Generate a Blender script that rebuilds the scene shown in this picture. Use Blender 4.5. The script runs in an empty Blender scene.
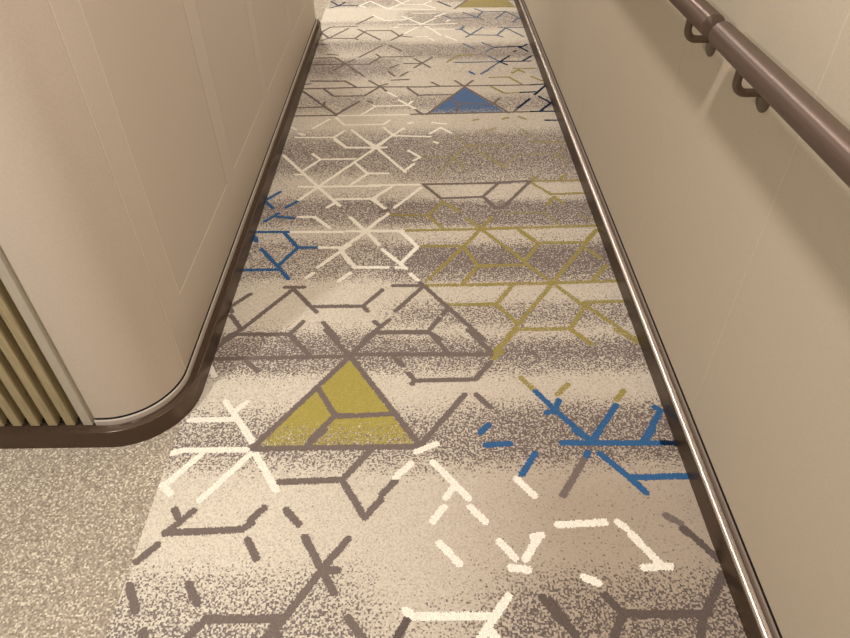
import bpy, bmesh, math, random
import numpy as np
from mathutils import Matrix, Vector

random.seed(4)
RNG = np.random.default_rng(7)
C = bpy.context.scene.collection
PI = math.pi

# ------------------------------------------------------------------ camera
cam_data = bpy.data.cameras.new('camera')
cam_data.sensor_width = 36.0
cam_data.lens = 650.0 / 850.0 * 36.0
cam_data.clip_start = 0.02
cam = bpy.data.objects.new('camera', cam_data)
C.objects.link(cam)
cam.matrix_world = Matrix(((0.999888, 0.014502, 0.003666, 0.0), (-0.006898, 0.664491, -0.747265, 0.0), (-0.013273, 0.747156, 0.664516, 1.5), (0, 0, 0, 1)))
bpy.context.scene.camera = cam

# ------------------------------------------------------------------ world, lamps, exposure
world = bpy.data.worlds.new('world')
bpy.context.scene.world = world
world.use_nodes = True
world.node_tree.nodes['Background'].inputs[0].default_value = (1.0, 0.86, 0.70, 1)
world.node_tree.nodes['Background'].inputs[1].default_value = 0.0
vs = bpy.context.scene.view_settings
vs.view_transform = 'Standard'
vs.look = 'None'
vs.gamma = 1.0
vs.use_curve_mapping = False
vs.exposure = 0.04

CEIL = 2.30
# (x, y, watts): recessed ceiling downlights, two metres apart along the corridor
LAMPS = [(0.13, 0.90, 20), (0.13, 2.90, 14), (0.13, 4.90, 11), (0.13, 6.90, 12),
         (0.13, -1.10, 14), (-1.60, 0.05, 44), (-1.35, -1.9, 10), (-1.0, 5.45, 38), (-2.6, 5.8, 16)]
LAMP_COL = (1.0, 0.935, 0.885)
LOBBY_COL = (1.0, 0.975, 0.94)
for x, y, w in LAMPS:
    ld = bpy.data.lights.new('downlight_beam', 'AREA')
    ld.shape = 'DISK'
    ld.size = 0.15
    ld.energy = w
    ld.color = LAMP_COL if x > 0 else LOBBY_COL
    lo = bpy.data.objects.new('downlight_beam', ld)
    lo.location = (x, y, CEIL - 0.012)
    C.objects.link(lo)

# ------------------------------------------------------------------ helpers
def link(o, parent=None):
    C.objects.link(o)
    if parent is not None:
        o.parent = parent
    return o

def new_obj(name, me, mat=None, parent=None):
    o = bpy.data.objects.new(name, me)
    if mat is not None:
        if isinstance(mat, (list, tuple)):
            for m in mat:
                me.materials.append(m)
        else:
            me.materials.append(mat)
    return link(o, parent)

def from_bm(name, bm, mat=None, parent=None, smooth=None):
    bmesh.ops.recalc_face_normals(bm, faces=bm.faces)
    me = bpy.data.meshes.new(name)
    bm.to_mesh(me)
    bm.free()
    if smooth is not None:
        me.shade_smooth()
        me.set_sharp_from_angle(angle=math.radians(smooth))
    return new_obj(name, me, mat, parent)

def tag(o, label=None, cat=None, group=None, kind=None):
    if label: o['label'] = label
    if cat: o['category'] = cat
    if group: o['group'] = group
    if kind: o['kind'] = kind
    return o

def structure(o):
    o['kind'] = 'structure'
    return o

def empty(name, loc, label, cat, group=None):
    o = bpy.data.objects.new(name, None)
    o.location = loc
    o.empty_display_size = 0.05
    link(o)
    return tag(o, label, cat, group)

def box(bm, x0, x1, y0, y1, z0, z1):
    v = [bm.verts.new(p) for p in ((x0,y0,z0),(x1,y0,z0),(x1,y1,z0),(x0,y1,z0),
                                   (x0,y0,z1),(x1,y0,z1),(x1,y1,z1),(x0,y1,z1))]
    for f in ((0,3,2,1),(4,5,6,7),(0,1,5,4),(1,2,6,5),(2,3,7,6),(3,0,4,7)):
        bm.faces.new([v[i] for i in f])

def bevel_mod(o, w, seg=2, angle=35):
    m = o.modifiers.new('bevel', 'BEVEL')
    m.width = w
    m.segments = seg
    m.limit_method = 'ANGLE'
    m.angle_limit = math.radians(angle)
    return o

def sweep(bm, path, normals, profile, close_ends=True):
    """Sweep an (out, z) profile along a plan path; 'out' is measured along each point's normal."""
    rings = []
    for (px, py), (nx, ny) in zip(path, normals):
        rings.append([bm.verts.new((px + nx * u, py + ny * u, z)) for u, z in profile])
    n = len(profile)
    for a, b in zip(rings, rings[1:]):
        for i in range(n):
            j = (i + 1) % n
            bm.faces.new((a[i], b[i], b[j], a[j]))
    if close_ends:
        bm.faces.new(rings[0][::-1])
        bm.faces.new(rings[-1])

def tube(bm, pts, r, seg=16, caps=True):
    pts = [Vector(p) for p in pts]
    rings = []
    ref = None
    for i, p in enumerate(pts):
        d = (pts[min(i + 1, len(pts) - 1)] - pts[max(i - 1, 0)]).normalized()
        if ref is None:
            ref = d.orthogonal().normalized()
        ref = (ref - d * ref.dot(d)).normalized()
        bi = d.cross(ref)
        rr = r[i] if isinstance(r, (list, tuple)) else r
        rings.append([bm.verts.new(p + (ref * math.cos(2*PI*k/seg) + bi * math.sin(2*PI*k/seg)) * rr) for k in range(seg)])
    for a, b in zip(rings, rings[1:]):
        for k in range(seg):
            bm.faces.new((a[k], a[(k+1) % seg], b[(k+1) % seg], b[k]))
    if caps:
        bm.faces.new(rings[0][::-1])
        bm.faces.new(rings[-1])

# ------------------------------------------------------------------ materials
def srgb(r, g, b):
    f = lambda c: (c/255/12.92) if c/255 <= 0.04045 else ((c/255+0.055)/1.055)**2.4
    return (f(r), f(g), f(b), 1.0)

class NT:
    def __init__(self, name):
        self.m = bpy.data.materials.new(name)
        self.m.use_nodes = True
        self.t = self.m.node_tree
        self.b = self.t.nodes['Principled BSDF']
    def n(self, typ, **kw):
        nd = self.t.nodes.new(typ)
        for k, v in kw.items():
            setattr(nd, k, v)
        return nd
    def l(self, a, b):
        self.t.links.new(a, b)
    def math(self, op, a, b=None, c=None):
        nd = self.n('ShaderNodeMath', operation=op)
        for i, v in enumerate((a, b, c)):
            if v is None: continue
            if isinstance(v, (int, float)): nd.inputs[i].default_value = v
            else: self.l(v, nd.inputs[i])
        return nd.outputs[0]
    def mix(self, fac, a, b, typ='MIX'):
        nd = self.n('ShaderNodeMix', data_type='RGBA', blend_type=typ)
        for s, v in ((nd.inputs[0], fac), (nd.inputs[6], a), (nd.inputs[7], b)):
            if isinstance(v, (int, float, tuple)): s.default_value = v
            else: self.l(v, s)
        return nd.outputs[2]
    def coord(self):
        return self.n('ShaderNodeTexCoord').outputs['Object']
    def noise(self, scale, detail=3, vec=None, rough=0.5):
        nd = self.n('ShaderNodeTexNoise')
        nd.inputs['Scale'].default_value = scale
        nd.inputs['Detail'].default_value = detail
        nd.inputs['Roughness'].default_value = rough
        self.l(vec if vec is not None else self.coord(), nd.inputs['Vector'])
        return nd.outputs['Fac']
    def scaled(self, s):
        nd = self.n('ShaderNodeVectorMath', operation='MULTIPLY')
        self.l(self.coord(), nd.inputs[0])
        nd.inputs[1].default_value = s
        return nd.outputs[0]
    def ramp(self, fac, stops):
        nd = self.n('ShaderNodeValToRGB')
        el = nd.color_ramp.elements
        el[0].position, el[0].color = stops[0]
        el[1].position, el[1].color = stops[-1]
        for p, c in stops[1:-1]:
            e = el.new(p); e.color = c
        self.l(fac, nd.inputs[0])
        return nd.outputs[0]
    def bump(self, h, strength, dist):
        nd = self.n('ShaderNodeBump')
        nd.inputs['Strength'].default_value = strength
        nd.inputs['Distance'].default_value = dist
        self.l(h, nd.inputs['Height'])
        self.l(nd.outputs[0], self.b.inputs['Normal'])

def linen(name, col, var=0.06):
    """Woven vinyl wall covering: two crossed fine thread noises."""
    k = NT(name)
    a = k.noise(1.0, 2, k.scaled((900, 900, 160)))
    b = k.noise(1.0, 2, k.scaled((150, 150, 1000)))
    s = k.math('ADD', a, b)
    s = k.math('MULTIPLY', s, 0.5)
    lo = tuple(c * (1 - var) for c in col[:3]) + (1,)
    hi = tuple(min(1, c * (1 + var)) for c in col[:3]) + (1,)
    k.l(k.ramp(s, [(0.38, lo), (0.62, hi)]), k.b.inputs['Base Color'])
    k.b.inputs['Roughness'].default_value = 0.62
    k.b.inputs['Specular IOR Level'].default_value = 0.35
    k.bump(s, 0.25, 0.0006)
    return k.m

def metal(name, col, rough, metallic=0.85, var=0.05, stretch=(300, 4, 300), aniso=0.0):
    k = NT(name)
    s = k.noise(1.0, 2, k.scaled(stretch))
    lo = tuple(c * (1 - var) for c in col[:3]) + (1,)
    hi = tuple(min(1, c * (1 + var)) for c in col[:3]) + (1,)
    k.l(k.ramp(s, [(0.35, lo), (0.65, hi)]), k.b.inputs['Base Color'])
    k.b.inputs['Metallic'].default_value = metallic
    k.b.inputs['Roughness'].default_value = rough
    if aniso:                                   # drawn along its length
        k.b.inputs['Anisotropic'].default_value = aniso
        tg = k.n('ShaderNodeCombineXYZ'); tg.inputs[1].default_value = 1.0
        k.l(tg.outputs[0], k.b.inputs['Tangent'])
    return k.m

M_WALL = linen('wall_linen', srgb(192, 178, 162))
M_WALL_R = linen('wall_linen_right', srgb(190, 178, 158))
M_SKIRT = metal('bronze_skirting', srgb(88, 72, 58), 0.30, 0.6, aniso=0.85)
M_TRIM = metal('satin_trim', srgb(200, 190, 178), 0.45, 0.35)
M_TRIM_R = metal('satin_trim_right', srgb(156, 142, 130), 0.42, 0.5)
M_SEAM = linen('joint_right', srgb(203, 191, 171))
M_NOSE_HIGHLIGHT = metal('nosing_highlight', srgb(214, 202, 190), 0.26, 0.9, 0.02, aniso=0.85)
M_RAIL = metal('bronze_rail', srgb(114, 97, 86), 0.40, 0.6, 0.02, (300, 20, 300), aniso=0.85)
M_BRACKET = metal('bronze_bracket', srgb(104, 90, 76), 0.4, 0.5, 0.03, (60, 60, 60))
M_POST = metal('grey_metal_post', srgb(186, 178, 162), 0.45, 0.3, 0.03, (200, 200, 4))
k = NT('slat_wood')
g = k.noise(1.0, 4, k.scaled((260, 260, 9)), 0.6)
k.l(k.ramp(g, [(0.3, srgb(136, 121, 88)), (0.7, srgb(172, 157, 122))]), k.b.inputs['Base Color'])
k.b.inputs['Roughness'].default_value = 0.5
k.bump(g, 0.2, 0.0004)
M_SLAT = k.m
k = NT('dark_gap')
k.l(k.ramp(k.noise(60), [(0.3, (0.008, 0.006, 0.005, 1)), (0.7, (0.012, 0.010, 0.008, 1))]), k.b.inputs['Base Color'])
k.b.inputs['Roughness'].default_value = 0.9
M_GAP = k.m
k = NT('groove_backing')
k.l(k.ramp(k.noise(60), [(0.3, srgb(168, 152, 132)), (0.7, srgb(176, 160, 140))]), k.b.inputs['Base Color'])
k.b.inputs['Roughness'].default_value = 0.8
M_BACK = k.m
k = NT('pale_joint_glint')
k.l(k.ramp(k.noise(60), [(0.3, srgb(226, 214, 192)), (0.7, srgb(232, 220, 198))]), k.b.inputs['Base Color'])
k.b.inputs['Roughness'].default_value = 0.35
M_JOINT_GLINT = k.m
k = NT('dark_joint_and_shade')
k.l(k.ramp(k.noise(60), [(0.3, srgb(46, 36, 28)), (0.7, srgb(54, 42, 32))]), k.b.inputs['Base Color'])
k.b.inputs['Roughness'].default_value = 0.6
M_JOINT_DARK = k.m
k = NT('ceiling_paint')
k.l(k.ramp(k.noise(25), [(0.3, srgb(196, 188, 176)), (0.7, srgb(204, 196, 184))]), k.b.inputs['Base Color'])
k.b.inputs['Roughness'].default_value = 0.7
M_CEIL = k.m

TUFT = 0.0042
def tuft_noise(k, size=TUFT):
    v = k.scaled((1/size, 1/size, 0))
    f = k.n('ShaderNodeVectorMath', operation='FLOOR')
    k.l(v, f.inputs[0])
    w = k.n('ShaderNodeTexWhiteNoise', noise_dimensions='2D')
    k.l(f.outputs[0], w.inputs['Vector'])
    return w.outputs['Value']

def pile(k, col, amount=0.10):
    """yarn-level variation of a carpet colour"""
    v = tuft_noise(k, 0.0028)
    n = k.noise(260, 2)
    s = k.math('MULTIPLY_ADD', v, amount, 1 - amount / 2)
    s = k.math('MULTIPLY', s, k.math('MULTIPLY_ADD', n, 0.3, 0.85))
    m = k.n('ShaderNodeVectorMath', operation='SCALE')
    if isinstance(col, tuple): m.inputs[0].default_value = col[:3]
    else: k.l(col, m.inputs[0])
    k.l(s, m.inputs['Scale'])
    k.l(m.outputs[0], k.b.inputs['Base Color'])
    k.b.inputs['Roughness'].default_value = 0.95
    k.b.inputs['Specular IOR Level'].default_value = 0.1
    k.bump(k.noise(420, 2), 0.5, 0.002)
    return k.m

CREAM = srgb(216, 206, 188)
TAN = srgb(170, 155, 138)
TAUPE = srgb(124, 111, 106)
def carpet_material():
    k = NT('carpet_pattern')
    d = k.n('ShaderNodeAttribute', attribute_name='dens').outputs['Fac']
    t = k.n('ShaderNodeAttribute', attribute_name='tone').outputs['Fac']
    w = tuft_noise(k)
    n = k.noise(150, 2)
    w2 = k.math('ADD', k.math('MULTIPLY', w, 0.62), k.math('MULTIPLY_ADD', n, 1.5, -0.56))
    f = k.math('SUBTRACT', k.math('MULTIPLY', d, 1.2), w2)
    f = k.math('MULTIPLY_ADD', f, 4.0, 0.45)
    cl = k.n('ShaderNodeClamp'); k.l(f, cl.inputs[0])
    base = k.mix(t, CREAM, TAN)
    # a little of a paler intermediate yarn everywhere
    wv = tuft_noise(k, 0.0041)
    base = k.mix(k.math('MULTIPLY', k.math('GREATER_THAN', wv, 0.62), 0.30), base, srgb(160, 143, 126))
    col = k.mix(cl.outputs[0], base, k.mix(t, TAUPE, srgb(100, 88, 82)))
    return pile(k, col)
M_CARPET = carpet_material()

def heather():
    k = NT('carpet_heather')
    v = tuft_noise(k, 0.0045)
    n = k.noise(170, 3)
    s = k.math('ADD', k.math('MULTIPLY', v, 0.45), k.math('MULTIPLY', n, 0.6))
    col = k.ramp(s, [(0.25, srgb(128, 115, 103)), (0.48, srgb(158, 145, 129)), (0.64, srgb(177, 165, 146)), (0.80, srgb(228, 218, 196))])
    return pile(k, col)
M_HEATHER = heather()
YARN = {'G': srgb(118, 105, 98), 'W': srgb(238, 230, 214), 'B': srgb(56, 96, 138),
        'O': srgb(152, 138, 80), 'N': srgb(16, 38, 62), 'o': srgb(156, 143, 96), 'F': srgb(166, 152, 80), 'b': srgb(104, 112, 124), 'T': srgb(86, 110, 144), 'D': srgb(98, 86, 80)}
M_YARN = {c: pile(NT('carpet_yarn_' + n), YARN[c], 0.26) for c, n in
          (('G','grey'),('W','white'),('B','blue'),('O','olive'),('N','navy'),('o','pale_olive'),('F','gold'),('b','slate'),('T','dusty_blue'),('D','dark_grey'))}

# ------------------------------------------------------------------ floor
CARPET_LINES = {   # polylines of the woven pattern, in millimetres on the floor
 'G': [
  [-724,803,-686,847],[-722,743,-687,682],[-580,743,-548,698],[-550,619,-519,660,-394,660],[-656,634,-647,620],
  [-461,857,-430,808],[-318,863,-231,720],[-208,856,-262,782,-349,643,-373,617],[-256,774,-227,774],
  [-417,660,-339,660],[-192,658,-155,614],[-50,665,-79,613],[-360,643,-345,617],[261,700,292,648],
  [647,869,700,790],[407,703,438,661,550,658,626,659,698,751],[438,661,405,607],[276,694,322,613],
  [618,651,598,605],[-677,881,-481,887,-460,905],[-465,916,-436,949],[-671,947,-646,910],[-676,879,-620,943],
  [-503,1141,-26,1141],[-165,1132,-239,1033,-413,1028],[-239,1033,-170,917,-131,969],[-127,987,-93,1027],
  [-377,942,-339,900],[-349,1148,-304,1205],[429,1087,354,976],[607,911,637,889],[639,873,648,862],
  [-712,1526,-694,1571,-649,1625],[-710,1505,-255,1508],[-591,1494,-545,1446],[-648,1623,-468,1617,-384,1511],
  [-349,1638,-255,1508],[-510,1135,-255,1508],[-343,1370,-280,1259,-235,1258],[-280,1259,-342,1170],
  [-264,1255,-102,1263],[-251,1517,205,1508],[-254,1517,-176,1620,9,1616,70,1511],[-254,1508,-24,1140],
  [-109,1497,-80,1462],[-62,1428,-41,1396,148,1398,202,1473],[-50,1384,-41,1396],[138,1627,206,1521],
  [110,1334,-24,1147],[147,1333,186,1283],[-525,1874,-453,1872],[-491,1863,-638,1645,-686,1602],
  [-491,1863,-406,1751,-391,1732],[-413,1761,-275,1761],[-645,1836,-706,1763,-691,1739],[-690,1720,-638,1645],
  [-654,1622,-467,1618],[-431,1682,-467,1618,-446,1593],[-360,1675,-303,1590],[-125,1874,-21,1873],
  [-31,1899,188,1580],[-21,1857,-112,1731],[-163,1850,-229,1760,-310,1762],[-229,1760,-211,1733],
  [-183,1676,-164,1653],[-132,1684,-212,1588],[-169,1624,2,1622,43,1690],[53,1708,69,1731],[2,1622,43,1583],
  [-23,2604,383,2606],[-5,2596,67,2480,251,2489,327,2600],[251,2489,298,2397,319,2397],[-196,2374,-161,2393],
  [247,2607,472,2618],[476,2618,336,2405,300,2400,253,2489],[-668,3825,-466,3817,-397,3728],
  [-701,3711,-252,3722,35,3711],[-576,3699,-513,3599,-340,3599,-253,3730],[-697,3676,-476,3354],
  [-706,3346,-467,3347],[-476,3354,-363,3525],[-694,3450,-558,3456,-556,3522],[-253,3730,-216,3657],
  [-253,3742,-216,3765],[-325,3819,-252,3722],[-431,3991,-359,3888],[-212,3950,-175,3881],[-141,3879,-97,3945],
  [-188,3821,-91,3827],[-94,3699,-32,3592,33,3601],[-700,3777,-672,3783],[-313,3524,-289,3505],
  [-81,3344,30,3350],[-50,3405,-10,3341],[35,3718,637,3718],[45,3779,92,3721],[182,3798,235,3710,288,3794],
  [33,3596,155,3596],[12,3340,235,3703,455,3345],[12,3346,580,3355],[134,3551,195,3471,394,3457],
  [195,3471,173,3376],[517,3416,483,3358],[387,3475,420,3540],[-364,5022,-470,4853],
  [-466,4805,-653,4798,-708,4692,-640,4570,-464,4556,-402,4693],[-685,4528,-640,4570,-525,4761],
  [-452,4741,-293,4525],[-393,4708,-224,4706,-161,4591,-80,4567],[-161,4591,-218,4507],[-161,4591,-126,4649],
  [-464,4556,-442,4532],[-756,4461,-646,4447],[-273,4410,-410,4203],[-225,4414,-145,4301],[-613,4264,-550,4248],
  [-714,4198,-564,4204,-489,4093,-440,4166],[-709,4090,-341,4079,-274,4202,-68,4201],[-274,4202,-304,4250],
  [-489,4093,-381,3921],[-489,4093,-552,3986],[-122,4084,-12,4080],[-58,4162,38,4014],[54,4182,-57,4013],
  [-158,4066,-202,4019],[234,5172,345,5388],],
 'W': [
  [22,842,69,787],[173,843,206,800],[274,859,231,797],[194,775,234,769],[-60,674,-42,661,130,659],
  [180,704,109,611],[132,625,143,611],[505,858,555,782],[515,771,578,773],[366,749,397,734],
  [-730,1129,-704,1139,-521,1138],[-646,1124,-722,1019],[-726,1023,-698,998],[-507,1122,-611,974],
  [-541,1209,-511,1168],[-491,1121,-413,1003],[-93,1039,-52,1082],[-36,1123,20,1149],[9,1087,66,1016,102,969],
  [66,1007,42,972],[36,944,6,903],[105,943,141,901],[235,1028,277,975],[258,855,280,860],[325,888,446,894],
  [479,894,495,878],[505,862,517,844],[-710,1479,-679,1428],[-620,1321,-571,1253,-511,1173],
  [-578,1286,-555,1316],[-710,1249,-570,1250],[-552,2236,-341,2230],[-423,2123,-345,2121],[-305,2138,-415,1995],
  [-431,1957,-451,1930],[-336,2097,-295,2015],[-290,1953,-329,1906],[-244,2230,-342,2109],[-244,2230,-189,2135],
  [-324,2235,-100,2229],[-103,2224,-35,2119,-99,2010],[-174,2104,-78,1976],[-334,2097,-274,1989,-149,1986],
  [-115,1985,-78,1981],[-61,1942,-34,1904],[-688,2899,-485,2595,-373,2432],[-485,2595,-223,2996],
  [-571,2598,-205,2594],[-485,2595,-555,2485],[-549,2911,-503,2854,-336,2854],[-503,2854,-575,2741],
  [-602,2711,-575,2710],[-455,3057,-389,2970,-254,2965],[-305,3052,-222,2960],[-333,2813,-268,2708,-210,2710],
  [-268,2708,-340,2606],[-392,2487,-226,2486,-202,2530],[-226,2486,-198,2434],[-425,2420,-393,2459],
  [-540,2348,-470,2346,-398,2261],[-319,2339,-206,2170],[-193,2323,-286,2172],[-243,2236,-189,2235],
  [-275,3024,-92,2718],[-193,3048,-269,2919],[-272,2971,-190,2968],[-257,2711,-173,2709],[-100,2726,-54,2796],
  [-80,2930,-23,2861,-55,2829],[47,3019,63,3007],[-251,2603,-27,2601],[-153,2586,-237,2482,-176,2407],
  [-20,2574,-134,2412],[-160,2361,-232,2262],[-230,2236,-95,2232],[-108,2232,-61,2166],[-211,3645,-158,3581],
  [-282,3467,-268,3456,-95,3460,-69,3514],[-138,3528,-50,3416],[-268,3456,-338,3349],[-461,3341,-85,3340],
  [-506,3298,-581,3192],[-472,3317,-421,3225,-213,3228,-185,3276],[-694,3206,-669,3182],
  [-657,3091,-463,3085,-415,3158],[-646,3137,-618,3118],[-463,3085,-391,2975,-194,2965],[-377,3166,-252,2970],
  [-109,3176,-252,2970],[-212,3189,-157,3093,27,3077],[-84,3233,-62,3246],[42,3238,110,3220],
  [27,3114,84,3178,133,3116],[-437,5244,-484,5283,-406,5398,-262,5191,-110,5394],[-268,5192,90,5162],
  [-213,5419,-143,5302,3,5294,66,5384],[3,5294,91,5198],[-74,5083,89,5075],
  [-365,5046,-274,4924,-136,4934,-84,4981],[-154,5018,-10,4830,87,4956],[-176,4838,84,4825],
  [-41,4768,-131,4635],[-201,4770,-185,4769],[16,4781,82,4685],[-40,4571,30,4568],[39,4532,68,4493],
  [87,4989,164,5071],[169,4886,192,4917],[84,4825,236,4834],[82,4722,215,4709],[150,4577,221,4486],
  [81,4670,120,4593],],
 'B': [
  [162,1143,230,1147],[297,1111,252,1043],[379,1147,664,1141],[422,1193,465,1148],[496,1191,465,1148],
  [648,1189,612,1145],[445,1112,429,1087],[478,1108,541,1029,574,981],[546,1028,702,1030],[148,1188,175,1215],
  [329,1345,377,1269,459,1156],[377,1269,395,1306],[351,1258,377,1265],[564,1284,467,1156],
  [677,1274,691,1261,610,1147],[-705,2240,-552,2236],[-585,2236,-511,2125,-433,2123],[-705,2204,-685,2172],
  [-654,2117,-572,2004,-520,1926],[-511,2125,-572,2004],[-707,1982,-569,1982],[-558,2478,-604,2425],
  [-650,2557,-707,2482,-660,2420],[-677,2318,-646,2355,-559,2340],[-646,2355,-629,2380],[-708,2221,-687,2183],
  [344,3893,393,3956],[277,3935,304,3894],[387,5164,442,5091,610,5089,694,4925],[442,5091,390,4964,295,5081],
  [434,4905,390,4964,209,4950,147,5020],[610,5089,519,4917],[696,4941,633,4846],[220,4709,266,4706,284,4768],
  [256,4722,320,4592,499,4575,574,4722,675,4543],[320,4592,288,4549],[417,4746,320,4592],[528,4731,707,4728],
  [499,4575,535,4538],[262,4422,329,4328],[389,4436,459,4344,401,4271],[194,4088,460,4089],
  [409,4193,474,4088,350,3902],[277,3928,306,3892],],
 'N': [
  [665,1142,704,1140],[618,3719,710,3727],[702,3704,623,3578],[549,3613,633,3617],[589,3523,511,3406],
  [643,3554,699,3463,625,3359],[576,3357,705,3356],[636,3247,705,3244],[-709,5407,-641,5291,-496,5295],
  [-641,5291,-599,5382],[-703,5240,-641,5291],[117,5362,208,5228],[469,4344,633,4355],[619,4356,669,4259],
  [681,4389,625,4328],[580,4263,600,4276],[544,4187,474,4088,514,4037],[474,4093,667,4092],[622,4102,683,4180],],
 'O': [
  [205,1508,239,1547],[215,1508,302,1624],[214,1490,244,1520],[486,1620,543,1550],[639,1617,691,1556],
  [292,1401,329,1345],[396,1332,434,1370],[569,1306,599,1340],[-8,1873,232,1872],[73,1761,223,1759],
  [-17,2122,148,2118],[147,2114,-1,1898],[147,2114,202,2199],[147,2114,195,1986,242,1985],[195,1986,136,1884],
  [196,1873,449,1875,697,1884],[236,2223,379,2008],[204,1988,384,1990,463,1878,550,1748],[379,2014,441,2118],
  [381,2219,442,2131,634,2133],[696,2218,260,1576],[317,1870,245,1760,188,1761],[245,1760,310,1653],
  [307,1627,486,1626,560,1747],[552,1758,567,1747],[563,1763,694,1767],[560,1747,695,1567],[486,1626,526,1570],
  [629,2088,671,2025],[682,1976,615,1891],[-153,2354,8,2343,73,2453,145,2371],[8,2343,74,2236],
  [-92,2234,345,2238],[173,2319,277,2158],[277,2323,181,2168],[480,2618,697,2619],[500,2654,479,2610],
  [617,2636,646,2673],[478,2603,552,2501,691,2507],[563,2480,524,2413],[563,2480,597,2424],[221,2238,697,2249],
  [376,2234,433,2154],[694,2219,640,2148],[388,3704,454,3607,548,3608],[389,3840,506,3840,567,3733],
  [639,3842,697,3770],[532,3898,568,3949,603,3908],[260,3260,282,3269],[413,3269,445,3288],[502,3292,534,3264],
  [257,5214,692,5191],[144,4090,213,4206,326,4209],[549,3976,678,3970],[532,3906,577,3951,604,3914],],
 'o': [
  [-15,2860,132,2856],[49,2683,140,2855,210,2981,374,2743],[140,2864,189,2733],[210,2981,421,2965],
  [283,2893,373,2751,437,2871],[449,2870,640,2873,696,2947],[640,2873,671,2773],[601,2824,636,2848],
  [545,2996,700,2991],[334,2353,502,2355,555,2253],[644,2332,686,2299],[297,3114,369,3168],[198,2990,262,2970],
  [152,3082,190,3008],[528,3015,721,2990],[502,3145,541,3050],],
}
OLIVE_FILL = [(-0.252, 1.491), (-0.496, 1.148), (-0.042, 1.148)]
BLUE_FILL = [(0.234, 3.691), (0.026, 3.356), (0.438, 3.349)]
OLIVE_FAR = [(0.269, 5.221), (0.35, 5.388), (0.25, 5.62), (0.35, 5.62), (0.655, 5.371), (0.693, 5.198)]
DENS_LEFT = [(0.616,0.45),(0.703,0.4),(0.764,0.3),(0.802,0.12),(0.856,0.03),(1.002,0.03),(1.041,0.12),(1.083,0.35),(1.152,0.5),(1.225,0.45),(1.275,0.3),(1.323,0.1),(1.364,0.05),(1.406,0.15),(1.45,0.5),(1.542,0.6),(1.6,0.5),(1.665,0.15),(1.702,0.05),(1.857,0.05),(1.898,0.2),(1.947,0.45),(2.143,0.45),(2.192,0.25),(2.25,0.2),(2.31,0.5),(2.444,0.55),(2.528,0.25),(2.642,0.15),(2.735,0.45),(2.955,0.55),(3.119,0.35),(3.2,0.1),(3.334,0.1),(3.423,0.35),(3.556,0.4),(3.668,0.2),(3.77,0.15),(3.94,0.5),(4.139,0.5),(4.226,0.2),(4.316,0.35),(4.447,0.5),(4.544,0.2),(4.749,0.15),(4.879,0.4),(4.946,0.1),(5.205,0.1),(5.279,0.4),(5.459,0.4)]
DENS_MID = [(0.612,0.25),(0.699,0.12),(0.772,0.03),(0.798,0.03),(0.997,0.03),(1.035,0.12),(1.077,0.35),(1.146,0.5),(1.218,0.45),(1.268,0.3),(1.315,0.1),(1.356,0.05),(1.398,0.08),(1.442,0.4),(1.533,0.6),(1.581,0.45),(1.62,0.15),(1.681,0.45),(1.745,0.45),(1.806,0.15),(1.875,0.1),(1.905,0.45),(2.017,0.65),(2.109,0.6),(2.164,0.25),(2.236,0.15),(2.295,0.55),(2.444,0.6),(2.494,0.2),(2.598,0.1),(2.642,0.4),(2.832,0.55),(3.096,0.5),(3.212,0.15),(3.371,0.1),(3.448,0.45),(3.569,0.4),(3.667,0.1),(3.845,0.1),(3.939,0.2),(4.137,0.2),(4.224,0.5),(4.407,0.5),(4.503,0.15),(4.705,0.1),(4.833,0.45),(5.106,0.45),(5.178,0.1),(5.404,0.3)]
DENS_RIGHT = [(0.609,0.5),(0.695,0.42),(0.755,0.3),(0.793,0.1),(1.023,0.05),(1.055,0.2),(1.105,0.5),(1.249,0.55),(1.3,0.3),(1.336,0.08),(1.39,0.08),(1.433,0.4),(1.524,0.6),(1.571,0.45),(1.611,0.15),(1.671,0.45),(1.735,0.45),(1.795,0.15),(1.864,0.1),(1.893,0.45),(2.004,0.65),(2.096,0.6),(2.151,0.25),(2.222,0.15),(2.281,0.55),(2.428,0.6),(2.478,0.2),(2.58,0.1),(2.624,0.4),(2.812,0.55),(3.074,0.5),(3.188,0.15),(3.345,0.1),(3.422,0.45),(3.541,0.4),(3.638,0.1),(3.814,0.1),(3.906,0.2),(4.102,0.2),(4.188,0.5),(4.368,0.5),(4.463,0.15),(4.661,0.1),(4.787,0.45),(5.056,0.45),(5.127,0.1),(5.349,0.3)]

X0, X1 = -0.735, 0.72          # the patterned runner
PERIOD = 4.75                 # the woven design repeats along the corridor
YA, YB = -3.0, 9.0
WALL_IN = 0.73

def dens_at(x, y):
    yy = (y - 0.61) % PERIOD + 0.61
    f = lambda t: np.interp(yy, [p[0] for p in t], [p[1] for p in t])
    l, m, r = f(DENS_LEFT), f(DENS_MID), f(DENS_RIGHT)
    return float(np.interp(x, [-0.22, -0.08, 0.04, 0.22], [l, m, m, r]))

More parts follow.
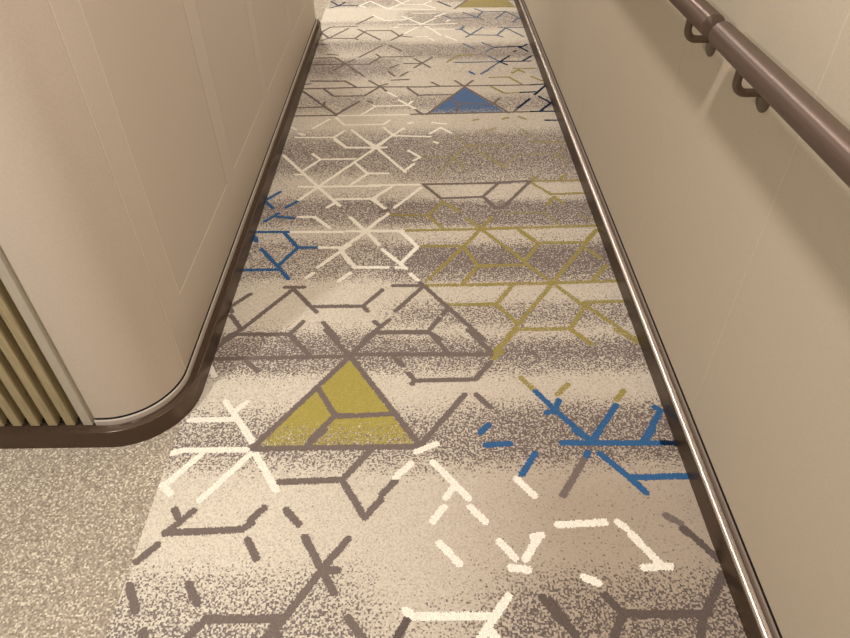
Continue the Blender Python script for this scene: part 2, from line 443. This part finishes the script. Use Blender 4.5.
def build_floor():
    verts, faces, mats, dens, tone = [], [], [], [], []
    names = ['H', 'C', 'G', 'W', 'B', 'O', 'N', 'o', 'F', 'b', 'T', 'D']
    xs = np.linspace(X0, X1, 26)
    ys = np.arange(YA, YB + 1e-6, 0.02)
    nx = len(xs)
    for y in ys:
        for x in xs:
            verts.append((x, y, 0.0))
            dens.append(dens_at(x, y))
            tone.append(float(np.interp(x, [-0.45, 0.0, 0.35], [0.0, 0.35, 1.0]) * np.interp(y, [0.95, 1.2, 1.4, 2.6, 4.2, 4.6], [1, .6, .3, .3, .3, 0])))  # tan side: partly yarn colour, partly weaker lobby light put into colour
    for j in range(len(ys) - 1):
        for i in range(nx - 1):
            a = j * nx + i
            faces.append((a, a + 1, a + 1 + nx, a + nx)); mats.append(1)
    def quad(x0, x1, y0, y1, z, m):
        a = len(verts)
        verts.extend(((x0, y0, z), (x1, y0, z), (x1, y1, z), (x0, y1, z)))
        dens.extend((0,) * 4); tone.extend((0,) * 4)
        faces.append((a, a + 1, a + 2, a + 3)); mats.append(m)
    quad(-3.6, X0, YA, YB, 0.0, 0)
    # woven lines, rasterised on the tuft grid
    cs = 0.003
    gy0, gy1 = 0.20, 6.4
    W, Hn = int((X1 - X0) / cs), int((gy1 - gy0) / cs)
    grid = np.zeros((Hn, W), dtype=np.int8)
    cx = X0 + (np.arange(W) + 0.5) * cs
    cy = gy0 + (np.arange(Hn) + 0.5) * cs
    jit = (RNG.random((Hn, W)) - 0.5) * 0.0030
    hw = 0.0100
    def seg(p, q, idx, drop=0.0):
        (ax, ay), (bx, by) = p, q
        i0 = max(0, int((min(ax, bx) - 0.02 - X0) / cs)); i1 = min(W, int((max(ax, bx) + 0.02 - X0) / cs) + 1)
        j0 = max(0, int((min(ay, by) - 0.02 - gy0) / cs)); j1 = min(Hn, int((max(ay, by) + 0.02 - gy0) / cs) + 1)
        if i1 <= i0 or j1 <= j0: return
        gx, gy = np.meshgrid(cx[i0:i1], cy[j0:j1])
        dx, dy = bx - ax, by - ay
        L2 = dx * dx + dy * dy + 1e-12
        t = np.clip(((gx - ax) * dx + (gy - ay) * dy) / L2, 0, 1)
        d = np.hypot(gx - ax - t * dx, gy - ay - t * dy) + jit[j0:j1, i0:i1]
        m = d < hw * np.interp((ay + by) / 2, [1.0, 1.6, 3.0], [1.0, 0.9, 0.78])
        if drop: m &= RNG.random(m.shape) > drop
        grid[j0:j1, i0:i1][m] = idx
    def fill(poly, idx, y_fade0, y_fade1, dmax):
        gx, gy = np.meshgrid(cx, cy)
        ins = np.zeros(gx.shape, bool)
        n = len(poly)
        for a in range(n):
            (xa, ya), (xb, yb) = poly[a], poly[(a + 1) % n]
            if ya == yb: continue
            c = ((ya > gy) != (yb > gy)) & (gx < (xb - xa) * (gy - ya) / (yb - ya) + xa)
            ins ^= c
        drop = np.interp(gy, [y_fade0, y_fade1], [dmax, 0])
        ins &= RNG.random(gx.shape) > drop
        grid[ins] = idx
    for sh in (-PERIOD, 0, PERIOD):
        def P(ps): return [(ps[i] / 1000, ps[i+1] / 1000 + sh) for i in range(0, len(ps), 2)]
        fill([(x, y + sh) for x, y in OLIVE_FILL], names.index('F'), 1.15 + sh, 1.24 + sh, 0.45)
        fill([(x, y + sh) for x, y in BLUE_FILL], names.index('T'), 3.36 + sh, 3.45 + sh, 0.45)
        if sh == 0: fill(OLIVE_FAR, names.index('o'), 5.2, 5.25, 0.3)
        for c in 'oOBGNW':
            for ps in CARPET_LINES.get(c, []):
                pts = P(ps)
                for a, b in zip(pts, pts[1:]):
                    if sh and min(abs(a[1] - 3.0), abs(b[1] - 3.0)) < 2.42: continue
                    seg(a, b, names.index('b' if c == 'B' and 4.0 < a[1] < 5.6 else 'D' if c == 'G' and a[0] > -0.13 and a[1] < 0.9 else c), 0.5 if c == 'o' else (0.12 if c == 'O' else 0.0))
    for j in range(Hn):
        row = grid[j]
        i = 0
        ch = np.flatnonzero(np.diff(row)) + 1
        st = np.concatenate(([0], ch)); en = np.concatenate((ch, [W]))
        for a, b in zip(st, en):
            if row[a]:
                quad(X0 + a * cs, X0 + b * cs, gy0 + j * cs, gy0 + (j + 1) * cs, 0.0006, int(row[a]))
    me = bpy.data.meshes.new('floor')
    me.from_pydata(verts, [], faces)
    at = me.attributes.new('dens', 'FLOAT', 'POINT'); at.data.foreach_set('value', dens)
    at = me.attributes.new('tone', 'FLOAT', 'POINT'); at.data.foreach_set('value', tone)
    o = new_obj('floor', me, [M_HEATHER, M_CARPET] + [M_YARN[c] for c in names[2:]])
    me.polygons.foreach_set('material_index', mats)
    me.update()
    return structure(o)
build_floor()

# ------------------------------------------------------------------ room shell
def plain_wall(name, x0, x1, y0, y1, z0, z1, mat):
    bm = bmesh.new()
    box(bm, x0, x1, y0, y1, z0, z1)
    return structure(from_bm(name, bm, mat))

plain_wall('ceiling', -3.7, 0.85, YA - 0.1, YB + 0.1, CEIL, CEIL + 0.08, M_CEIL)
plain_wall('wall_front', -3.7, 0.85, YB, YB + 0.1, 0, CEIL, M_WALL)
plain_wall('wall_back', -3.7, 0.85, YA - 0.1, YA, 0, CEIL, M_WALL)
plain_wall('wall_far_left', -3.7, -3.6, YA, YB, 0, CEIL, M_WALL)

# right wall: tall linen panels with fine open joints, all one surface
def panel_wall_right():
    bm = bmesh.new()
    z0, z1 = 0.0940, CEIL
    joints = [YA, -1.08, 0.05, 1.178, 1.86, 2.89, 3.41, 4.05, 5.2, 6.3, 7.4, YB]
    gap = {1.178: 0.0032, 3.41: 0.0030, 4.05: 0.0030, 1.86: 0.0007, 2.89: 0.0007}
    for a, b in zip(joints, joints[1:]):
        ga = gap.get(a, 0.0016) / 2; gb = gap.get(b, 0.0016) / 2
        box(bm, WALL_IN, WALL_IN + 0.0024, a + ga, b - gb, z0, z1)
    o = from_bm('wall_right', bm, M_WALL_R)
    bevel_mod(o, 0.0012, 2)
    return structure(o)
panel_wall_right()
plain_wall('wall_right_core', WALL_IN + 0.0025, WALL_IN + 0.10, YA, YB, 0.0, CEIL, M_BACK)

# left wall: path of its face in plan, from the slatted panel round the corner and up the corridor
R_IN = 0.185
CXL, CYL = -WALL_IN - R_IN, 1.183 + R_IN
Y_END = 4.85
R_E = 0.20
def left_path(seam_only=None):
    pts, nrm = [], []
    def add(x, y, nx, ny): pts.append((x, y)); nrm.append((nx, ny))
    add(-3.6, 1.183, 0, -1)
    add(-0.9375, 1.183, 0, -1)
    for i in range(0, 25):
        a = -PI/2 + (PI/2) * i / 24
        add(CXL + R_IN * math.cos(a), CYL + R_IN * math.sin(a), math.cos(a), math.sin(a))
    add(-WALL_IN, Y_END - R_E, 1, 0)
    for i in range(1, 13):
        a = (PI/2) * i / 12
        add(-WALL_IN - R_E + R_E * math.cos(a), Y_END - R_E + R_E * math.sin(a), math.cos(a), math.sin(a))
    add(-3.6, Y_END, 0, 1)
    return pts, nrm
LP, LN = left_path()

# the curved corner panel: from the metal post to the first upright joint
SEAM = 1.366
t_seam = math.asin((SEAM - CYL) / R_IN)
bm = bmesh.new()
pth, nrm = [(-0.9375, 1.183)], [(0, -1)]
for i in range(0, 31):
    a = -PI/2 + (t_seam + PI/2 - 0.0125) * i / 30
    pth.append((CXL + R_IN * math.cos(a), CYL + R_IN * math.sin(a))); nrm.append((math.cos(a), math.sin(a)))
sweep(bm, pth, nrm, [(0, 0.0940), (0, CEIL), (-0.0024, CEIL), (-0.0024, 0.0940)])
o = from_bm('wall_left', bm, M_WALL, smooth=40)
bevel_mod(o, 0.001, 2, 50)
structure(o)

# straight run with four tall openings
OPEN = [(1.486, 2.123), (2.240, 2.868), (2.975, 3.66), (3.775, 4.40)]
ZP = 0.288
def straight_left():
    bm = bmesh.new()
    a0 = t_seam + 0.0125
    ysq = [CYL + R_IN * math.sin(a0)]
    n = 4
    ys = [CYL + R_IN * math.sin(a0 + (0 - a0) * i / n) for i in range(n)] + [CYL]
    for a, b in OPEN: ys += [a, b]
    ys += [Y_END - R_E]
    ys = sorted(ys)
    ends = []
    def plan(y):
        if y < CYL:
            s = (y - CYL) / R_IN
            return CXL + R_IN * math.sqrt(1 - s * s)
        return -WALL_IN
    col = [(plan(y), y) for y in ys]
    for i in range(1, 13):
        a = (PI/2) * i / 12
        col.append((-WALL_IN - R_E + R_E * math.cos(a), Y_END - R_E + R_E * math.sin(a)))
    col.append((-3.6, Y_END))
    zs = [0.0940, ZP, CEIL]
    V = [[bm.verts.new((x, y, z)) for z in zs] for x, y in col]
    for i in range(len(col) - 1):
        ym = (col[i][1] + col[i+1][1]) / 2
        hole = any(a - 1e-6 < ym < b + 1e-6 for a, b in OPEN) and i < len(ys) - 1
        for j in range(2):
            if hole and j == 1: continue
            bm.faces.new((V[i][j], V[i+1][j], V[i+1][j+1], V[i][j+1]))
    o = from_bm('wall_left', bm, M_WALL, smooth=40)
    me = o.data
    # make every face look into the corridor, then give the skin its thickness behind
    if me.polygons[0].normal.x < 0:
        me.flip_normals()
    s = o.modifiers.new('thickness', 'SOLIDIFY'); s.thickness = 0.0024; s.offset = -1
    bevel_mod(o, 0.0014, 2, 40)
    return structure(o)
straight_left()

names_pos = ['nearest the rounded corner, wide and fully in view', 'second along the left wall, just past the middle of it',
             'third along the left wall', 'last before the far end of the left wall']
labels = ['tall flush beige linen panel in the left wall, the one nearest the rounded corner',
          'tall flush beige linen panel in the left wall, second from the rounded corner',
          'tall flush beige linen panel in the left wall, third from the rounded corner',
          'tall flush beige linen panel in the left wall, last before its far end']
for (a, b), lb in zip(OPEN, labels):
    g = 0.0026
    bm = bmesh.new()
    x = -WALL_IN
    box(bm, -0.0024, 0.0, -(b - a) / 2 + g, (b - a) / 2 - g, 0, CEIL - ZP - g - 0.002)
    o = from_bm('wall_panel', bm, M_WALL)
    o.location = (x, (a + b) / 2, ZP + g)
    bevel_mod(o, 0.0014, 2)
    tag(o, lb, 'wall panel', 'flush panels of the left wall')

# what the joints open onto
bm = bmesh.new()
core = [(p, n) for p, n in zip(LP, LN)]
rings = []
front = [(px - nx * 0.0025, py - ny * 0.0025) for (px, py), (nx, ny) in core[1:-1]]
poly = [(-3.6, 1.208), (-0.9375, 1.208)] + front + [(-3.6, Y_END - 0.0025)]
vb = [bm.verts.new((x, y, 0.0)) for x, y in poly]; vt = [bm.verts.new((x, y, CEIL)) for x, y in poly]
for i in range(len(poly)):
    j = (i + 1) % len(poly)
    bm.faces.new((vb[i], vb[j], vt[j], vt[i]))
bm.faces.new(vb[::-1]); bm.faces.new(vt)
structure(from_bm('wall_left_core', bm, M_BACK))

# joint strips just under the skin; pale ones put the lips' glint into colour
def strips(name, rects, mat, depth=0.0009):
    bm = bmesh.new()
    for side, y0, y1, z0, z1 in rects:
        if side == 'L': box(bm, -WALL_IN - 0.0024, -WALL_IN - depth, y0, y1, z0, z1)
        else: box(bm, WALL_IN + depth, WALL_IN + 0.0024, y0, y1, z0, z1)
    return structure(from_bm(name, bm, mat))
e = 0.0016
zj = 0.0945
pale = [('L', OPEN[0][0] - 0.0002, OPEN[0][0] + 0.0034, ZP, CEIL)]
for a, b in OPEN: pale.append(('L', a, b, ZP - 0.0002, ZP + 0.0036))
strips('trim_6', pale, M_JOINT_GLINT, 0.0006)
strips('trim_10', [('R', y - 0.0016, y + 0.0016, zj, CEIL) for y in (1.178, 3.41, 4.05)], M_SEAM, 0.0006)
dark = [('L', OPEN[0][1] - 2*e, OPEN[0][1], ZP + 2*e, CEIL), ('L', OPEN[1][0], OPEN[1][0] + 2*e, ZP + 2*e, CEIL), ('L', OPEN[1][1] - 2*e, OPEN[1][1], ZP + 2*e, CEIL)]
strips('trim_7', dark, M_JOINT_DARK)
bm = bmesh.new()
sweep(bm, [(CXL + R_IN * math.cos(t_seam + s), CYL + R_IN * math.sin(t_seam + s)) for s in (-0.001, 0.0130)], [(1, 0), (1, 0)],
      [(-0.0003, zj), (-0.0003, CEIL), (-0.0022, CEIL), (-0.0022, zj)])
structure(from_bm('trim_8', bm, M_JOINT_GLINT))
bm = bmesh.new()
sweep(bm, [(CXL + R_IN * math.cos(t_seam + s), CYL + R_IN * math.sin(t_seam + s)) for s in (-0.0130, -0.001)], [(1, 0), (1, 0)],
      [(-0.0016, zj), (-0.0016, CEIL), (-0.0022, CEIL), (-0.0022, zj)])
structure(from_bm('trim_9', bm, M_JOINT_DARK))  # dark half of the seam: shadow beside its glint, put in as colour

# ------------------------------------------------------------------ skirtings and metal trims
def arc(cx, cy, r, a0, a1, n):
    return [(cx + r * math.cos(a0 + (a1 - a0) * i / n), cy + r * math.sin(a0 + (a1 - a0) * i / n)) for i in range(n + 1)]

# profile measured outwards from the wall face: upright face, softened nose, ledge falling slightly forwards
SK_D = 0.030
def skirt_profile(right=False):
    p = [(-0.002, 0.0), (SK_D, 0.0), (SK_D, 0.0640)]
    if right:      # ribbed nosing, falling about twenty degrees towards the floor, shaped for its highlight
        for i in range(0, 5):
            a = (PI/2 - 0.36) * i / 4
            p.append((SK_D - 0.003 + 0.003 * math.cos(a), 0.0640 + 0.003 * math.sin(a)))
        z = lambda u: 0.0668 + (SK_D - 0.003 - u) * 0.36
        p += [(0.0095, z(0.0095)), (0.0088, z(0.0095) - 0.002), (-0.002, z(0.0095) - 0.002)]
    else:
        for i in range(0, 5):
            a = (PI/2 - 0.05) * i / 4
            p.append((SK_D - 0.003 + 0.003 * math.cos(a), 0.0640 + 0.003 * math.sin(a)))
        p += [(0.0130, 0.0678), (0.0100, 0.0715), (0.0085, 0.0720), (-0.002, 0.0720)]
    return p
TRIM = [(-0.002, 0.0722), (0.0078, 0.0722), (0.0078, 0.0885), (0.0066, 0.0900), (0.0030, 0.0900), (0.0030, 0.0830), (-0.002, 0.0830)]

def left_skirt_path(n1=32, n2=14, start=-3.6):
    pts = [(start, 1.183)]; nr = [(0, -1)]
    for i in range(n1 + 1):
        a = -PI/2 + (PI/2) * i / n1
        pts.append((CXL + R_IN * math.cos(a), CYL + R_IN * math.sin(a))); nr.append((math.cos(a), math.sin(a)))
    for i in range(n2 + 1):
        a = (PI/2) * i / n2
        pts.append((-WALL_IN - R_E + R_E * math.cos(a), Y_END - R_E + R_E * math.sin(a))); nr.append((math.cos(a), math.sin(a)))
    pts.append((-3.6, Y_END)); nr.append((0, 1))
    return pts, nr
bm = bmesh.new()
p, n = left_skirt_path()
sweep(bm, p, n, skirt_profile())
structure(from_bm('baseboard_left', bm, M_SKIRT, smooth=30))
bm = bmesh.new()
p, n = left_skirt_path(start=-0.9365)
sweep(bm, p, n, TRIM)
structure(from_bm('trim_1', bm, M_TRIM, smooth=30))
bm = bmesh.new()
sweep(bm, [(WALL_IN, YA), (WALL_IN, YB)], [(-1, 0), (-1, 0)], skirt_profile(True))
structure(from_bm('baseboard_right', bm, M_SKIRT, smooth=30))
bm = bmesh.new()
sweep(bm, [(WALL_IN, YA), (WALL_IN, YB)], [(-1, 0), (-1, 0)], TRIM)
structure(from_bm('trim_2', bm, M_TRIM_R, smooth=30))
# pale metal strip added on the right ledge to stand for its highlight
bm = bmesh.new()
zz = lambda u: 0.0668 + (SK_D - 0.003 - u) * 0.36
prof = [(0.0145, zz(0.0145) - 0.0003)]
for i in range(0, 11):
    u = 0.0145 + (0.0268 - 0.0145) * i / 10
    prof.append((u, zz(u) + 0.0004 + 0.0007 * math.sin(PI * i / 10)))
prof.append((0.0268, zz(0.0268) - 0.0003))
sweep(bm, [(WALL_IN, YA), (WALL_IN, YB)], [(-1, 0), (-1, 0)], prof)
structure(from_bm('trim_5', bm, M_NOSE_HIGHLIGHT, smooth=30))
# shadow gap between trim and wall skin
bm = bmesh.new()
sweep(bm, [(WALL_IN, YA), (WALL_IN, YB)], [(-1, 0), (-1, 0)], [(-0.0022, 0.0832), (0.0006, 0.0832), (0.0006, 0.0935), (-0.0022, 0.0935)])
structure(from_bm('trim_3', bm, M_GAP))
bm = bmesh.new()
p, n = left_skirt_path(start=-0.9365)
sweep(bm, p, n, [(-0.0022, 0.0832), (0.0006, 0.0832), (0.0006, 0.0935), (-0.0022, 0.0935)])
structure(from_bm('trim_4', bm, M_GAP))

# ------------------------------------------------------------------ slatted panel on the lobby side of the corner
SL_Y = 1.173
slat_panel = empty('slatted_panel', (-1.0, SL_Y, 0.0745),
                   'tan ribbed wooden slat cladding with a pale metal edge post beside the rounded corner', 'wall cladding')
def child_mesh(name, bm, mat, parent):
    o = from_bm(name, bm, mat)
    o.parent = parent
    o.location = -Vector(parent.location)
    return o
ZT = CEIL - 0.002
bm = bmesh.new(); box(bm, -3.55, -0.965, 1.199, 1.206, 0.082, ZT)
child_mesh('backing_board', bm, M_SLAT, slat_panel)
# dark slot at the foot of every groove
bm = bmesh.new(); box(bm, -3.55, -0.965, 1.193, 1.1985, 0.0750, 0.0815)
child_mesh('foot_strip', bm, M_GAP, slat_panel)
slat0 = None
PITCH = 0.0500
for i in range(0, 34):
    xc = -1.0060 - i * PITCH
    if slat0 is None:
        bm = bmesh.new()
        box(bm, -0.0126, 0.0126, SL_Y, 1.1985, 0.0755, ZT)
        me_o = child_mesh('slat', bm, M_SLAT, slat_panel)
        me_o.location.x += xc
        bevel_mod(me_o, 0.0012, 2)
        slat0 = me_o
    else:
        c = slat0.copy(); C.objects.link(c); c.parent = slat_panel; c.location.x = slat0.location.x - i * PITCH
# pale metal edge post: an angle section whose web turns back beside the curved panel
bm = bmesh.new()
sec = [(-0.9700, SL_Y), (-0.9440, SL_Y), (-0.9440, 1.1855), (-0.9385, 1.1855), (-0.9385, 1.1980), (-0.9700, 1.1980)]
vb = [bm.verts.new((x, y, 0.0755)) for x, y in sec]; vt = [bm.verts.new((x, y, ZT)) for x, y in sec]
for i in range(len(sec)):
    j = (i + 1) % len(sec)
    bm.faces.new((vb[i], vb[j], vt[j], vt[i]))
bm.faces.new(vb[::-1]); bm.faces.new(vt)
o = child_mesh('edge_post', bm, M_POST, slat_panel)
o['label'] = 'pale grey metal edge post'
bevel_mod(o, 0.0008, 2)

# ------------------------------------------------------------------ handrail
RX, RZ, RR = 0.660, 1.006, 0.0272
def rail_section(y0, y1, brackets, label):
    root = empty('handrail', (RX, (y0 + y1) / 2, RZ), label, 'handrail', 'bronze tube handrail sections')
    yc = (y0 + y1) / 2
    bm = bmesh.new()
    ch = 0.0012
    ys = [y0, y0 + ch * 0.4, y0 + ch, y1 - ch, y1 - ch * 0.4, y1]
    rs = [RR - ch, RR - ch * 0.35, RR, RR, RR - ch * 0.35, RR - ch]
    tube(bm, [(0, y - yc, 0) for y in ys], rs, 64)
    from_bm('rail', bm, M_RAIL, root, smooth=35)
    for by in brackets:
        bm = bmesh.new()
        r = 0.0092
        zt, zb = -RR + 0.004, -0.076
        rad = 0.026
        pts = [(0, by - yc, zt), (0, by - yc, zb + rad)]
        for i in range(1, 9):
            a = PI + (PI/2) * i / 8
            pts.append((rad + rad * math.cos(a), by - yc, zb + rad + rad * math.sin(a)))
        pts.append((WALL_IN - RX - 0.003, by - yc, zb))
        tube(bm, pts, r, 20)
        b = from_bm('bracket', bm, M_BRACKET, root, smooth=35)
        bm = bmesh.new()
        n = 36
        rings = []
        for xx, s in ((WALL_IN - RX, 1.0), (WALL_IN - RX - 0.0035, 1.0), (WALL_IN - RX - 0.005, 0.93)):
            ring = []
            for q in range(n):
                a = 2 * PI * q / n
                ring.append(bm.verts.new((xx - 0.0002, by - yc + 0.032 * s * math.cos(a), zb - 0.008 + 0.034 * s * math.sin(a))))
            rings.append(ring)
        for ra, rb in zip(rings, rings[1:]):
            for q in range(n):
                bm.faces.new((ra[q], ra[(q+1) % n], rb[(q+1) % n], rb[q]))
        bm.faces.new(rings[0]); bm.faces.new(rings[-1][::-1])
        from_bm('mounting_plate', bm, M_BRACKET, b, smooth=35)
    return root
rail_section(-0.62, 1.492, [1.352, 0.30, -0.45], 'near section of round bronze handrail on the right wall, running out of the picture')
rail_section(1.545, 4.30, [1.686, 2.9, 4.15], 'far section of round bronze handrail beyond the short gap, mostly above the picture')

# ------------------------------------------------------------------ recessed ceiling lights (above the picture)
first = None
LIGHT_AT = ['over the corridor beside the near handrail', 'over the corridor by the second flush panel', 'over the far end of the left wall',
            'furthest along the corridor', 'over the corridor behind the viewer', 'over the lobby floor before the slatted panel',
            'deepest in the near lobby', 'over the far lobby just past the left wall', 'furthest left in the far lobby']
for (x, y, w), where in zip(LAMPS, LIGHT_AT):
    if first is None:
        bm = bmesh.new()
        n = 40
        prof = [(0.078, -0.004), (0.082, -0.008), (0.100, -0.008), (0.102, 0.0), (0.078, 0.0)]
        rings = [[bm.verts.new((r * math.cos(2*PI*q/n), r * math.sin(2*PI*q/n), z)) for q in range(n)] for r, z in prof]
        for a in range(len(prof)):
            ra, rb = rings[a], rings[(a+1) % len(prof)]
            for q in range(n):
                bm.faces.new((ra[q], ra[(q+1) % n], rb[(q+1) % n], rb[q]))
        o = from_bm('ceiling_light', bm, M_TRIM, smooth=35)
        first = o
    else:
        o = first.copy(); C.objects.link(o)
    o.location = (x, y, CEIL)
    tag(o, 'round recessed ceiling light ' + where, 'ceiling light', 'recessed ceiling lights')
